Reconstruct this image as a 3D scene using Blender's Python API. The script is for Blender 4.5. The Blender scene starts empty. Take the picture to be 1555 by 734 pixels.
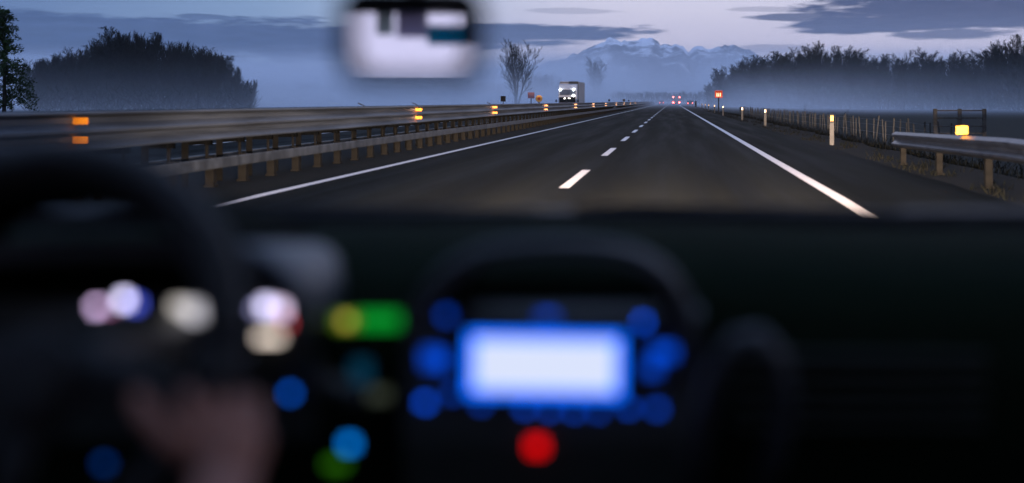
import bpy, bmesh, math, random
from mathutils import Vector, Matrix, noise
PI = math.pi
F, VX, VY, H = 1850.0, 1021.0, 154.0, 1.23      # focal length in pixels of the 1555 wide photograph, vanishing point, eye height
def P(px, py, Y): return Vector(((px - VX) / F * Y, Y, H - (py - VY) / F * Y))
sc = bpy.context.scene
col = sc.collection
# ------------------------------------------------------------------ camera
cam = bpy.data.cameras.new('camera')
cam.lens = 36 * F / 1555; cam.sensor_width = 36; cam.sensor_fit = 'HORIZONTAL'
cam.shift_x = (777.5 - VX) / 1555; cam.shift_y = -(367 - VY) / 1555
cam.clip_start = 0.05; cam.clip_end = 40000
cam.dof.use_dof = True; cam.dof.focus_distance = 60; cam.dof.aperture_fstop = 1.0; cam.dof.aperture_blades = 9
camo = bpy.data.objects.new('camera', cam); col.objects.link(camo)
camo.location = (0, 0, H); camo.rotation_euler = (PI / 2, 0, 0)
sc.camera = camo
sc.view_settings.view_transform = 'Standard'; sc.view_settings.look = 'None'
sc.view_settings.exposure = 0; sc.view_settings.gamma = 1; sc.view_settings.use_curve_mapping = False
sc.cycles.max_bounces = 6; sc.cycles.diffuse_bounces = 2; sc.cycles.glossy_bounces = 3; sc.cycles.transparent_max_bounces = 12
sc.cycles.volume_bounces = 4; sc.cycles.use_denoising = True; sc.cycles.sample_clamp_indirect = 4
sc.cycles.volume_max_steps = 256; sc.cycles.caustics_reflective = False; sc.cycles.caustics_refractive = False
# ------------------------------------------------------------------ node helper
class NT:
    def __init__(s, tree): s.t = tree; s.n = tree.nodes; s.l = tree.links
    def new(s, typ, **kw):
        n = s.n.new(typ)
        for k, v in kw.items(): setattr(n, k, v)
        return n
    def put(s, sock, v):
        if isinstance(v, bpy.types.NodeSocket): s.l.new(v, sock)
        elif v is not None: sock.default_value = v
    def m(s, op, a, b=None, c=None, clamp=False):
        n = s.new('ShaderNodeMath', operation=op, use_clamp=clamp)
        s.put(n.inputs[0], a); s.put(n.inputs[1], b)
        if c is not None: s.put(n.inputs[2], c)
        return n.outputs[0]
    def mix(s, f, a, b, mode='MIX'):
        n = s.new('ShaderNodeMix', data_type='RGBA', blend_type=mode)
        s.put(n.inputs[0], f)
        for i, v in ((6, a), (7, b)):
            if not isinstance(v, bpy.types.NodeSocket): v = tuple(v) + (1,)
            s.put(n.inputs[i], v)
        return n.outputs[2]
    def ramp(s, v, a, b, lo=0, hi=1, smooth=True):
        n = s.new('ShaderNodeMapRange', interpolation_type='SMOOTHSTEP' if smooth else 'LINEAR')
        s.put(n.inputs[0], v); n.inputs[1].default_value = a; n.inputs[2].default_value = b
        n.inputs[3].default_value = lo; n.inputs[4].default_value = hi
        return n.outputs[0]
    def noise(s, vec, scale, detail=4, rough=.55, out=0):
        n = s.new('ShaderNodeTexNoise'); s.put(n.inputs['Vector'], vec)
        n.inputs['Scale'].default_value = scale; n.inputs['Detail'].default_value = detail; n.inputs['Roughness'].default_value = rough
        return n.outputs[out]
# ------------------------------------------------------------------ world: dusk sky, after-glow behind the car, cloud decks ahead
SUN_EL = math.radians(-1.0); SUN_ROT = math.radians(228)
w = bpy.data.worlds.new('World'); sc.world = w; w.use_nodes = True
T = NT(w.node_tree); T.n.clear()
tc = T.new('ShaderNodeTexCoord'); sep = T.new('ShaderNodeSeparateXYZ'); T.l.new(tc.outputs['Generated'], sep.inputs[0])
az = T.m('ARCTAN2', sep.outputs[0], sep.outputs[1]); el = T.m('ARCSINE', sep.outputs[2])
side = T.ramp(az, -.50, .30); sA = T.ramp(az, -.52, -.25, smooth=False); sB = T.ramp(az, -.34, -.02)
hor = T.mix(sB, T.mix(sA, (.13, .24, .46), (.33, .48, .74)), (.98, .86, 1.00))
up = T.mix(sB, T.mix(sA, (.075, .16, .37), (.29, .45, .69)), (.78, .76, .93))
base = T.mix(T.ramp(el, .025, .10), hor, up)
base = T.mix(T.ramp(el, .09, .55), base, (.40, .58, 1.08))
absaz = T.m('ABSOLUTE', az)
glow = T.m('MULTIPLY', T.ramp(absaz, 2.2, 3.0), T.ramp(el, .45, .02))
base = T.mix(glow, base, (.98, .93, 1.26))
sky = T.new('ShaderNodeTexSky', sky_type='NISHITA'); sky.sun_disc = False
sky.sun_elevation = SUN_EL; sky.sun_rotation = SUN_ROT
base = T.mix(1.0, base, T.mix(1.0, sky.outputs[0], (.05, .05, .05), 'MULTIPLY'), 'ADD')
cv = T.new('ShaderNodeCombineXYZ'); T.put(cv.inputs[0], T.m('MULTIPLY', az, 9)); T.put(cv.inputs[1], T.m('MULTIPLY', el, 62))
n1 = T.noise(cv.outputs[0], 1.4, 7, .6); n2 = T.noise(cv.outputs[0], 5.0, 5, .6)
nn = T.m('ADD', T.m('MULTIPLY', T.m('SUBTRACT', n1, .5), 1.7), T.m('MULTIPLY', T.m('SUBTRACT', n2, .5), .55))
dens = None
def ang(px, py):
    a = math.atan((px - VX) / F); return a, math.atan((VY - py) / F * math.cos(a))
for (px, py, rx, ry, s) in [(200, 60, 520, 34, 1), (560, 62, 300, 26, 1), (800, 49, 200, 13, 1), (307, 26, 40, 5, .8), (300, 100, 330, 10, .55), (120, 42, 190, 12, .8),
                            (1500, 12, 260, 33, 1), (1330, 38, 150, 15, 1), (1215, 27, 90, 7, .9), (1450, 52, 110, 9, .9), (1160, 14, 60, 4, .35), (870, 17, 70, 5, .3),
                            (1180, 74, 60, 7, .45), (1000, 105, 260, 22, .35), (400, 112, 160, 8, .4)]:
    a, e = ang(px, py)
    dx = T.m('DIVIDE', T.m('SUBTRACT', az, a), rx / F); dy = T.m('DIVIDE', T.m('SUBTRACT', el, e), ry / F)
    r = T.m('SQRT', T.m('ADD', T.m('MULTIPLY', dx, dx), T.m('MULTIPLY', dy, dy)))
    mk = T.ramp(T.m('ADD', r, nn), 1.12, .72, 0, s)
    dens = mk if dens is None else T.m('MAXIMUM', dens, mk)
high = T.m('MULTIPLY', T.ramp(T.m('ADD', n1, T.m('MULTIPLY', T.m('SUBTRACT', n2, .5), .4)), .52, .66, 0, .18), T.ramp(el, .10, .2))
dens = T.m('MAXIMUM', dens, high)
ccol = T.mix(side, (.030, .072, .19), (.042, .052, .125))
ccol = T.mix(T.ramp(n2, .35, .75), ccol, T.mix(side, (.052, .105, .27), (.066, .072, .155)))
skyc = T.mix(dens, base, ccol)
bg = T.new('ShaderNodeBackground'); T.put(bg.inputs[0], skyc); bg.inputs[1].default_value = 1.0
wo = T.new('ShaderNodeOutputWorld'); T.l.new(bg.outputs[0], wo.inputs[0])
# ------------------------------------------------------------------ sun (already at the horizon behind the car: very weak)
sd = bpy.data.lights.new('sun', 'SUN'); sd.energy = .04; sd.angle = math.radians(6); sd.color = (1, .72, .6)
so = bpy.data.objects.new('sun', sd); col.objects.link(so); so.rotation_euler = (math.radians(86), 0, math.radians(-48))

# ------------------------------------------------------------------ materials
def mat(name, color, rough=.6, metal=0, var=.25, scale=8, bump=0, spec=.06, color2=None, emit=None, estr=0, detail=4, stretch=None, world=False):
    m = bpy.data.materials.new(name); m.use_nodes = True
    t = NT(m.node_tree); b = t.n['Principled BSDF']
    tc = t.new('ShaderNodeTexCoord'); v = tc.outputs['Object']
    if world: v = t.new('ShaderNodeNewGeometry').outputs['Position']
    if stretch:
        mp = t.new('ShaderNodeMapping'); t.l.new(v, mp.inputs[0]); mp.inputs['Scale'].default_value = stretch; v = mp.outputs[0]
    nz = t.noise(v, scale, detail)
    c2 = color2 or tuple(c * (1 - var) for c in color); c1 = color if color2 else tuple(min(1, c * (1 + var)) for c in color)
    t.put(b.inputs['Base Color'], t.mix(t.ramp(nz, .3, .7), c2, c1))
    b.inputs['Roughness'].default_value = rough; b.inputs['Metallic'].default_value = metal
    b.inputs['Specular IOR Level'].default_value = spec
    if bump:
        bp = t.new('ShaderNodeBump'); t.l.new(t.noise(v, scale * 3, 4), bp.inputs['Height']); bp.inputs['Strength'].default_value = bump
        bp.inputs['Distance'].default_value = .02; t.l.new(bp.outputs[0], b.inputs['Normal'])
    if emit:
        b.inputs['Emission Color'].default_value = (*emit, 1); b.inputs['Emission Strength'].default_value = estr
    return m
M = {}
def lamp(name, c, s):
    k = (name, c, s)
    if k not in M: M[k] = mat(name, (.03, .03, .03), emit=c, estr=s, rough=.4)
    return M[k]
M['bark'] = mat('winter bark', (.018, .019, .018), .9, scale=2, var=.4)
M['bark2'] = mat('pale bark', (.075, .062, .055), .9, scale=2, var=.4)
M['needle'] = mat('evergreen needles', (.018, .035, .014), .8, scale=1.2, var=.5)
M['galv'] = mat('galvanised steel', (.070, .076, .088), .48, .55, scale=1.2, var=.4, stretch=(1, .25, 6), detail=7)
M['galvd'] = mat('weathered steel', (.060, .064, .070), .5, .7, scale=3, var=.4)
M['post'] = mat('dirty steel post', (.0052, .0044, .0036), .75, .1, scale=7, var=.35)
def paint_mat():
    m = bpy.data.materials.new('worn road paint'); m.use_nodes = True; t = NT(m.node_tree); b = t.n['Principled BSDF']
    g = t.new('ShaderNodeNewGeometry').outputs['Position']
    k = t.m('ADD', t.m('MULTIPLY', t.noise(g, 22, 6, .7), .7), t.m('MULTIPLY', t.noise(g, 1.3, 4), .5))
    t.put(b.inputs['Base Color'], t.mix(t.ramp(k, .68, .84), t.mix(t.ramp(k, .42, .60), (.54, .49, .45), (.64, .58, .54)), (.10, .10, .095)))
    b.inputs['Roughness'].default_value = .8; b.inputs['Specular IOR Level'].default_value = .05; return m
M['paint'] = paint_mat()
M['orange'] = mat('amber reflector', (1.0, .30, .015), .25, scale=30, var=.1, spec=.6)
M['yellow'] = mat('yellow reflector', (1.0, .40, .05), .25, scale=30, var=.1, spec=.6)
M['white'] = mat('white plastic', (.055, .052, .052), .5, scale=6, var=.15)
M['black'] = mat('black plastic', (.015, .015, .016), .5, scale=10, var=.2)
M['sign_red'] = mat('red sign sheet', (.75, .09, .03), .5, scale=8, var=.12)
M['sign_orange'] = mat('orange sign sheet', (.95, .42, .10), .5, scale=8, var=.1)
M['sign_grey'] = mat('grey sign back', (.10, .10, .11), .6, scale=8)
M['wood'] = mat('pale weathered wood', (.035, .034, .033), .9, scale=5, var=.4)
M['woodd'] = mat('dark wood', (.05, .045, .04), .9, scale=5, var=.4)
M['cab'] = mat('pale truck paint', (.40, .40, .43), .35, .0, scale=2, var=.08, spec=.5)
M['trailer'] = mat('grey tarpaulin', (.34, .31, .30), .7, scale=1.5, var=.12, stretch=(1, 1, .3))
M['tyre'] = mat('rubber', (.02, .02, .02), .85, scale=12)
M['glassd'] = mat('dark truck glass', (.05, .055, .07), .12, scale=3, spec=.8)
M['dash'] = mat('soft dashboard plastic', (.0050, .0085, .0048), .8, scale=60, var=.15, bump=.25, spec=.01)
M['hoodp'] = mat('satin console trim', (.020, .022, .028), .5, scale=40, var=.1, spec=.35)
M['piano'] = mat('black console plastic', (.022, .026, .024), .45, scale=50, var=.2, spec=.3)
M['leather'] = mat('black leather', (.012, .012, .013), .55, scale=70, bump=.4, var=.2, spec=.3)
M['headliner'] = mat('grey headliner', (.25, .24, .24), .95, scale=90, var=.12, bump=.2)
M['carpaint'] = mat('dark car paint', (.018, .022, .028), .3, .3, scale=3, var=.1)
M['seat'] = mat('dark seat fabric', (.03, .03, .033), .95, scale=120, var=.3, bump=.3)
M['skin'] = mat('skin', (.34, .145, .095), .55, scale=25, var=.08, spec=.3)
M['shirt'] = mat('dark jumper', (.03, .035, .05), .95, scale=60, var=.2, bump=.3)
M['hair'] = mat('dark hair', (.02, .014, .010), .6, scale=50, var=.4)
M['grass'] = mat('dry grass', (.0045, .0042, .0026), .9, scale=.8, color2=(.0022, .0028, .0018), world=True)
M['teal'] = mat('teal mirror patch', (.0, .055, .09), .7, scale=30)
def translucent(name, c):
    m = bpy.data.materials.new(name); m.use_nodes = True; t = NT(m.node_tree); t.n.remove(t.n['Principled BSDF'])
    tl = t.new('ShaderNodeBsdfTranslucent'); df = t.new('ShaderNodeBsdfDiffuse'); mx = t.new('ShaderNodeMixShader'); mx.inputs[0].default_value = .25
    cc = t.mix(t.noise(t.new('ShaderNodeTexCoord').outputs['Object'], 40), c, tuple(x * .8 for x in c))
    t.l.new(cc, tl.inputs[0]); t.l.new(cc, df.inputs[0]); t.l.new(tl.outputs[0], mx.inputs[1]); t.l.new(df.outputs[0], mx.inputs[2]); t.l.new(mx.outputs[0], t.n['Material Output'].inputs[0]); return m
M['teal'] = translucent('teal mirror patch film', (.0, .30, .46)); M['film'] = translucent('grey mirror patch film', (.55, .50, .72)); M['cream'] = translucent('cream curtain', (.90, .84, .80))  # tints for the added rear patches that show in the mirror

# ------------------------------------------------------------------ mesh helpers
class MB:
    def __init__(s): s.v = []; s.f = []
    def add(s, vs, fs):
        o = len(s.v); s.v += [tuple(v) for v in vs]; s.f += [tuple(i + o for i in f) for f in fs]; return s
    def box(s, lo, hi, mtx=None):
        (a, b, c), (d, e, f) = lo, hi
        vs = [Vector(q) for q in ((a,b,c),(d,b,c),(d,e,c),(a,e,c),(a,b,f),(d,b,f),(d,e,f),(a,e,f))]
        if mtx: vs = [mtx @ q for q in vs]
        return s.add(vs, [(0,3,2,1),(4,5,6,7),(0,1,5,4),(1,2,6,5),(2,3,7,6),(3,0,4,7)])
    def cbox(s, c, size, mtx=None):
        c = Vector(c); h = Vector(size) / 2; return s.box(c - h, c + h, mtx)
    def tube(s, pts, rs, n=8, cap=True):
        pts = [Vector(p) for p in pts]
        if not hasattr(rs, '__len__'): rs = [rs] * len(pts)
        o = len(s.v); ref = None
        for i, p in enumerate(pts):
            d = (pts[min(i + 1, len(pts) - 1)] - pts[max(i - 1, 0)])
            if d.length < 1e-9: d = Vector((0, 0, 1))
            d.normalize()
            if ref is None: ref = d.orthogonal().normalized()
            ref = (ref - d * ref.dot(d))
            ref = ref.normalized() if ref.length > 1e-6 else d.orthogonal().normalized()
            b = d.cross(ref)
            for k in range(n):
                a = 2 * PI * k / n; s.v.append(tuple(p + (ref * math.cos(a) + b * math.sin(a)) * rs[i]))
        for i in range(len(pts) - 1):
            for k in range(n):
                a = o + i * n + k; b_ = o + i * n + (k + 1) % n
                s.f.append((a, b_, b_ + n, a + n))
        if cap:
            s.f.append(tuple(o + k for k in reversed(range(n)))); q = o + (len(pts) - 1) * n; s.f.append(tuple(q + k for k in range(n)))
        return s
    def sweep(s, prof, path, closed=False):
        """prof: list of (u, z); path: list of functions mapping (u, z) to a point."""
        o = len(s.v); n = len(prof)
        for fn in path:
            for u, z in prof: s.v.append(tuple(fn(u, z)))
        m = n if closed else n - 1
        for i in range(len(path) - 1):
            for k in range(m):
                a = o + i * n + k; b = o + i * n + (k + 1) % n
                s.f.append((a, b, b + n, a + n))
        if closed:
            s.f.append(tuple(o + k for k in reversed(range(n)))); q = o + (len(path) - 1) * n; s.f.append(tuple(q + k for k in range(n)))
        return s
    def build(s, name, m, parent=None, smooth=False, bevel=0, kind=None, loc=None):
        me = bpy.data.meshes.new(name); me.from_pydata(s.v, [], s.f); me.update()
        bm = bmesh.new(); bm.from_mesh(me)
        if bevel:
            bmesh.ops.bevel(bm, geom=[e for e in bm.edges], offset=bevel, segments=2, affect='EDGES', clamp_overlap=True)
        bmesh.ops.recalc_face_normals(bm, faces=bm.faces) if len(bm.faces) < 60000 else None
        bm.to_mesh(me); bm.free()
        if smooth: me.polygons.foreach_set('use_smooth', [True] * len(me.polygons))
        me.materials.append(m)
        o = bpy.data.objects.new(name, me); col.objects.link(o)
        if parent:
            o.parent = parent; o.matrix_parent_inverse = Matrix.Translation(-Vector(parent.location)) if parent.get('world_parts') else Matrix.Identity(4)
        if loc: o.location = loc
        if kind: o['kind'] = kind
        return o
def tag(o, label, cat, group=None):
    o['label'] = label; o['category'] = cat
    if group: o['group'] = group
    return o
def thing(name, label, cat, loc=(0, 0, 0), rz=0, group=None):
    o = bpy.data.objects.new(name, None); o.empty_display_size = .1; col.objects.link(o)
    o.location = loc; o.rotation_euler = (0, 0, rz)
    return tag(o, label, cat, group)
def dup(root, loc, rz=0, label=None, group=None, scale=None):
    r = root.copy(); col.objects.link(r); r.location = loc; r.rotation_euler = (0, 0, rz)
    if scale: r.scale = scale
    if label: r['label'] = label
    if group: r['group'] = group
    for ch in list(root.children):
        c = ch.copy(); col.objects.link(c); c.parent = r
        for g in ch.children:
            d = g.copy(); col.objects.link(d); d.parent = c
    return r
rnd = random.Random(7)

# ================================================================== GROUND AND ROAD
def sheet(name, x0, x1, z, m, y0=-60, y1=1500, step=None, jag=0, kind='structure'):
    b = MB(); ys = [y0]
    y = y0
    while y < y1:
        y += (step or 60) if y < 400 or not step else 60
        ys.append(min(y, y1))
    o = []
    for y in ys:
        j = jag * noise.noise(Vector((0, y * .35, 3.1))) + jag * .6 * noise.noise(Vector((5, y * 1.4, 1.1)))
        j2 = jag * noise.noise(Vector((9, y * .35, 3.1)))
        o.append((x0 - j2, y, z)); o.append((x1 + j, y, z))
    b.add(o, [(2*i, 2*i+1, 2*i+3, 2*i+2) for i in range(len(ys) - 1)])
    ob = b.build(name, m); ob['kind'] = kind
    return ob
def ground_mat():
    m = bpy.data.materials.new('dark winter field'); m.use_nodes = True; t = NT(m.node_tree); b = t.n['Principled BSDF']
    g = t.new('ShaderNodeNewGeometry').outputs['Position']
    a = t.noise(g, .05, 5); c = t.noise(g, 1.8, 6)
    t.put(b.inputs['Base Color'], t.mix(t.ramp(c, .35, .7), t.mix(t.ramp(a, .4, .6), (.005, .007, .005), (.008, .010, .006)), (.009, .0085, .006)))
    b.inputs['Roughness'].default_value = .95; b.inputs['Specular IOR Level'].default_value = .1
    bp = t.new('ShaderNodeBump'); t.l.new(c, bp.inputs['Height']); bp.inputs['Strength'].default_value = .6; bp.inputs['Distance'].default_value = .08
    t.l.new(bp.outputs[0], b.inputs['Normal']); return m
xs = [-12000, -2000, -300, -60, -24, -20, 3.9, 5.0, 5.6, 6.4, 7.6, 9, 14, 40, 300, 2000, 12000]
zs = [-.6, -.6, -.6, -.6, -.5, -.03, -.03, -.03, -.10, -.30, -.46, -.5, -.5, -.6, -.6, -.6, -.6]
ysg = [-12000, -200, -20] + [i * 4 for i in range(0, 60)] + [260, 320, 400, 600, 1200, 3000, 12000]
gb = MB(); nx = len(xs)
for y in ysg:
    for x, z in zip(xs, zs):
        dz = .05 * noise.noise(Vector((x * .4, y * .2, 0))) if 5.5 < x < 60 and 0 <= y <= 260 else 0
        gb.v.append((x, y, z + dz))
gb.f = [(j*nx+i, j*nx+i+1, (j+1)*nx+i+1, (j+1)*nx+i) for j in range(len(ysg)-1) for i in range(nx-1)]
gnd = gb.build('ground', ground_mat(), kind='structure')
def asphalt(name, c):
    m = bpy.data.materials.new(name); m.use_nodes = True; t = NT(m.node_tree); b = t.n['Principled BSDF']
    g = t.new('ShaderNodeNewGeometry').outputs['Position']
    mp = t.new('ShaderNodeMapping'); t.l.new(g, mp.inputs[0]); mp.inputs['Scale'].default_value = (1.6, .05, 1)
    big = t.noise(mp.outputs[0], 1.0, 4); fine = t.noise(g, 26, 5, .8); mid = t.noise(g, 3, 5)
    k = t.m('ADD', t.m('ADD', t.m('MULTIPLY', big, .55), t.m('MULTIPLY', fine, 1.15)), t.m('MULTIPLY', mid, .4))
    sx = t.new('ShaderNodeSeparateXYZ'); t.l.new(g, sx.inputs[0])
    trk = t.m('MULTIPLY', t.m('COSINE', t.m('MULTIPLY', t.m('ADD', sx.outputs[0], .15), 3.49)), .10)
    vo = t.new('ShaderNodeTexVoronoi', feature='DISTANCE_TO_EDGE'); mp2 = t.new('ShaderNodeMapping'); mp2.inputs['Scale'].default_value = (.35, .09, 1)
    ad = t.new('ShaderNodeVectorMath', operation='ADD'); nzv = t.new('ShaderNodeTexNoise'); nzv.inputs['Scale'].default_value = 1.5; t.l.new(g, nzv.inputs['Vector']); t.l.new(nzv.outputs['Color'], ad.inputs[0]); t.l.new(g, ad.inputs[1])
    t.l.new(ad.outputs[0], mp2.inputs[0]); t.l.new(mp2.outputs[0], vo.inputs['Vector'])
    crack = t.ramp(vo.outputs['Distance'], .012, .002)
    k = t.m('ADD', k, trk)
    cc = t.mix(t.ramp(k, .82, 1.28), tuple(x * .40 for x in c), tuple(x * 1.75 for x in c))
    t.put(b.inputs['Base Color'], t.mix(t.m('MULTIPLY', crack, .75), cc, tuple(x * .3 for x in c)))
    t.put(b.inputs['Roughness'], t.ramp(big, .3, .7, .62, .85)); b.inputs['Specular IOR Level'].default_value = .012
    bp = t.new('ShaderNodeBump'); t.l.new(fine, bp.inputs['Height']); bp.inputs['Strength'].default_value = .7; bp.inputs['Distance'].default_value = .006
    t.l.new(bp.outputs[0], b.inputs['Normal']); return m
M['asph'] = asphalt('asphalt', (.0060, .0062, .0054)); M['asph2'] = asphalt('shoulder asphalt', (.0045, .0050, .0045))
M['gravel'] = mat('median gravel', (.0095, .0088, .0076), .95, scale=12, color2=(.005, .0054, .0044), bump=.8, detail=7, world=True)
M['verge'] = mat('verge earth', (.0085, .0065, .0048), .95, scale=5, color2=(.0040, .0042, .0028), bump=.8, detail=8, world=True)
sheet('road', -5.62, 2.35, 0, M['asph'])
sheet('hard_shoulder', 2.35, 4.1, -.001, M['asph2'], step=1.2, jag=.10)
sheet('verge', 4.0, 5.5, -.008, M['verge'], step=1.5, jag=.35)
sheet('median', -9.3, -5.62, -.006, M['gravel'])
sheet('opposite_road', -20.5, -9.3, 0, M['asph'])
marks = MB()
def mark(x0, x1, y0, y1, n=1):
    for i in range(n):
        a = y0 + (y1 - y0) * i / n; b = y0 + (y1 - y0) * (i + 1) / n
        marks.add([(x0, a, .004), (x1, a, .004), (x1, b, .004), (x0, b, .004)], [(0, 1, 2, 3)])
mark(2.03, 2.20, -40, 1500); mark(-5.45, -5.30, -40, 1500)
y = F * H / 132 - 20.4
while y < 1400: mark(-1.61, -1.46, y, y + 4.5); y += 10.2
mark(-17.0, -16.85, -40, 1500)
y = 10
while y < 600: mark(-13.4, -13.25, y, y + 4.5); y += 12
marks.build('road_markings', M['paint'], kind='structure')

# grass tufts on the verge and slope (nobody could count it)
g = MB()
for i in range(15000):
    y = 9 + 150 * rnd.random() ** 1.7; x = 4.15 + abs(rnd.gauss(0, 1)) * 2.6
    if x < 5.2 and noise.noise(Vector((x * 1.5, y * .6, 2))) < .05: continue
    if x > 14: continue
    zb = -.02 if x < 5 else -.03 - min(.45, (x - 5) * .18)
    h = rnd.uniform(.05, .16) * (1 if x < 5.6 else 2.0); a = rnd.uniform(0, PI); dx, dy = math.cos(a) * .018, math.sin(a) * .018
    lx, ly = rnd.gauss(0, .5) * h, rnd.gauss(0, .5) * h
    g.add([(x - dx, y - dy, zb - .02), (x + dx, y + dy, zb - .02), (x + lx, y + ly, zb + h)], [(0, 1, 2)])
o = g.build('verge_grass', M['grass'], kind='stuff'); tag(o, 'dry winter grass on the slope beside the hard shoulder', 'grass')

# ================================================================== MEDIAN BARRIER
Y0, Y1 = -6.0, 900.0
bar = thing('median_barrier', 'long two-sided steel crash barrier with three waves and amber reflectors along the median', 'barrier')
prof = [(.05,1.118),(.08,1.110),(.085,1.088),(.005,1.045),(.0,.985),(.065,.930),(.085,.910),(.085,.884),(.005,.842),(0,.782),(.065,.725),(.088,.704),(.085,.686),(.05,.680)]
prof_c = prof + [(u - .006, z) for u, z in reversed(prof)]
ysr = [Y0, 40, 120, 300, Y1]
MB().sweep(prof_c, [(lambda u, z, y=y: (-6.62 + u, y, z)) for y in ysr], True).build('upper_rail', M['galv'], bar)
MB().sweep(prof_c, [(lambda u, z, y=y: (-7.06 - u, y, z)) for y in ysr], True).build('upper_rail', M['galv'], bar)
rub = [(0,.268),(.05,.262),(.055,.28),(.05,.40),(.045,.418),(0,.412)]
MB().sweep(rub, [(lambda u, z, y=y: (-6.60 + u, y, z)) for y in ysr], True).build('rub_rail', M['galvd'], bar)
MB().sweep(rub, [(lambda u, z, y=y: (-7.08 - u, y, z)) for y in ysr], True).build('rub_rail', M['galvd'], bar)
def post_mesh(b, x, y):
    for (lo, hi) in (((x-.06, y, 0), (x+.06, y+.006, .43)), ((x-.055, y+.03, .43), (x-.035, y+.036, 1.04)), ((x-.06, y+.006, 0), (x-.054, y+.12, 1.04)), ((x+.054, y+.006, 0), (x+.06, y+.12, .43))): b.box(lo, hi)  # posts thinned above the rub rail so their shaded part reads dim
    b.box((x - .075, y - .03, -.004), (x + .075, y + .14, .03))
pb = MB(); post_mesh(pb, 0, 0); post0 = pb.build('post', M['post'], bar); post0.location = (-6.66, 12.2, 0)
posts_y = [12.2 + 1.33 * i for i in range(100)]
for i in range(1, 100):
    c = post0.copy(); col.objects.link(c); c.parent = bar; c.location = (-6.66, posts_y[i], 0)
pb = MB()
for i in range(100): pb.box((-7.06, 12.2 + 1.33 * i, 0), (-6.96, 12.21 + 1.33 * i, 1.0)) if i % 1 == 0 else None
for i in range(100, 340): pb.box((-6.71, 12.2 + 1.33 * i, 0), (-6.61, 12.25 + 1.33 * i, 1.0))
pr = pb.build('post_row', mat('shaded dirty post', (.0022, .0019, .0016), .9), bar); pr['kind'] = 'stuff'  # darker copy of the post colour carries the shade between the rails
sb = MB()
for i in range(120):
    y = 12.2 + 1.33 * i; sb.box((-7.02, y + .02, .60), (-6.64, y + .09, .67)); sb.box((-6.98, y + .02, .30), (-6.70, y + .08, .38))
br = sb.build('spacer_row', mat('near black spacer', (.002, .002, .002), .9, spec=.0), bar); br['kind'] = 'stuff'  # spacer colour near black so the gap stays dark in the headlights
ry = [F*6.55/(VX-120), F*6.55/(VX-635), F*6.55/(VX-751), F*6.55/(VX-829), F*6.55/(VX-874), F*6.55/(VX-901), F*6.55/(VX-920), 142, 165, 190, 215]
rb = MB().cbox((0, 0, 0), (.17, .02, .075)); ref0 = rb.build('reflector', M['orange'], bar, bevel=.006)
first = True
for y in ry:
    for z in (1.012, .808):
        o = ref0 if first else ref0.copy()
        if not first: col.objects.link(o); o.parent = bar
        first = False; o.location = (-6.535, y, z)
# little dark marker plates and bent wire clips along the top of the barrier
pl = MB().box((-.10, 0, .03), (.10, .012, .25)).box((-.015, .012, -.06), (.015, .03, .2)); mp0 = pl.build('marker_plate', mat('matt black plate', (.003, .003, .004), .9, spec=.02), bar); mp0.location = (-6.8, F*6.8/(VX-764), 1.19)
for y in (F*6.8/(VX-925), 190):
    o = mp0.copy(); col.objects.link(o); o.parent = bar; o.location = (-6.8, y, 1.19)
cl = MB().tube([(0, 0, 0), (0, -.02, .04), (-.12, -.10, .10)], .012, 5); c0 = cl.build('clip', M['black'], bar); c0.location = (-6.70, F*6.65/(VX-747), 1.09)
for px in (640, 825, 872, 560):
    o = c0.copy(); col.objects.link(o); o.parent = bar; o.location = (-6.70, F*6.65/(VX-px+3), 1.09)

# ================================================================== RIGHT SIDE: DELINEATOR POSTS, GUARD RAIL, SIGN, FENCE, GATE
dl = thing('delineator_post', '', 'marker post', (0, 0, 0), 0, 'roadside marker posts with lit reflectors')
prf = [(-.06,-.04),(.06,-.04),(.045,.05),(-.045,.05)]
MB().sweep(prf, [(lambda u, v, z=z: (u, v, z)) for z in (-.1, .64)], True).build('post_body', M['white'], dl)
MB().sweep([(u*1.03, v*1.03) for u, v in prf], [(lambda u, v, z=z: (u, v, z)) for z in (.64, .885)], True).build('black_band', M['black'], dl)
MB().cbox((0, -.05, .765), (.085, .014, .15)).build('reflector', M['yellow'], dl, bevel=.004)
D = [(1263, 34.5, 4.51, 'white marker post with glowing reflector nearest the steel guard rail end'),
     (1162, 59.9, 4.56, 'second nearest white marker post along the right road edge'),
     (1127, 78.5, 4.5, 'third white marker post, just right of the orange sign by two posts'),
     (1098, 103, 4.3, 'small white marker post standing close beside the orange sign'),
     (1085, 130, 4.5, 'distant marker post just left of the orange sign pole'),
     (1076, 151, 4.5, 'second distant reflector post left of the orange sign'),
     (1071, 166, 4.5, 'third distant reflector post left of the orange sign'),
     (1066, 187, 4.5, 'farthest bright reflector post left of the orange sign')]
for i, (px, Y, X, lb) in enumerate(D):
    x = (px - VX) / F * Y
    if i == 0: dl.location = (x, Y, -.02); dl['label'] = lb
    else: dup(dl, (x, Y, -.02), rnd.uniform(-.06, .06), lb)
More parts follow.
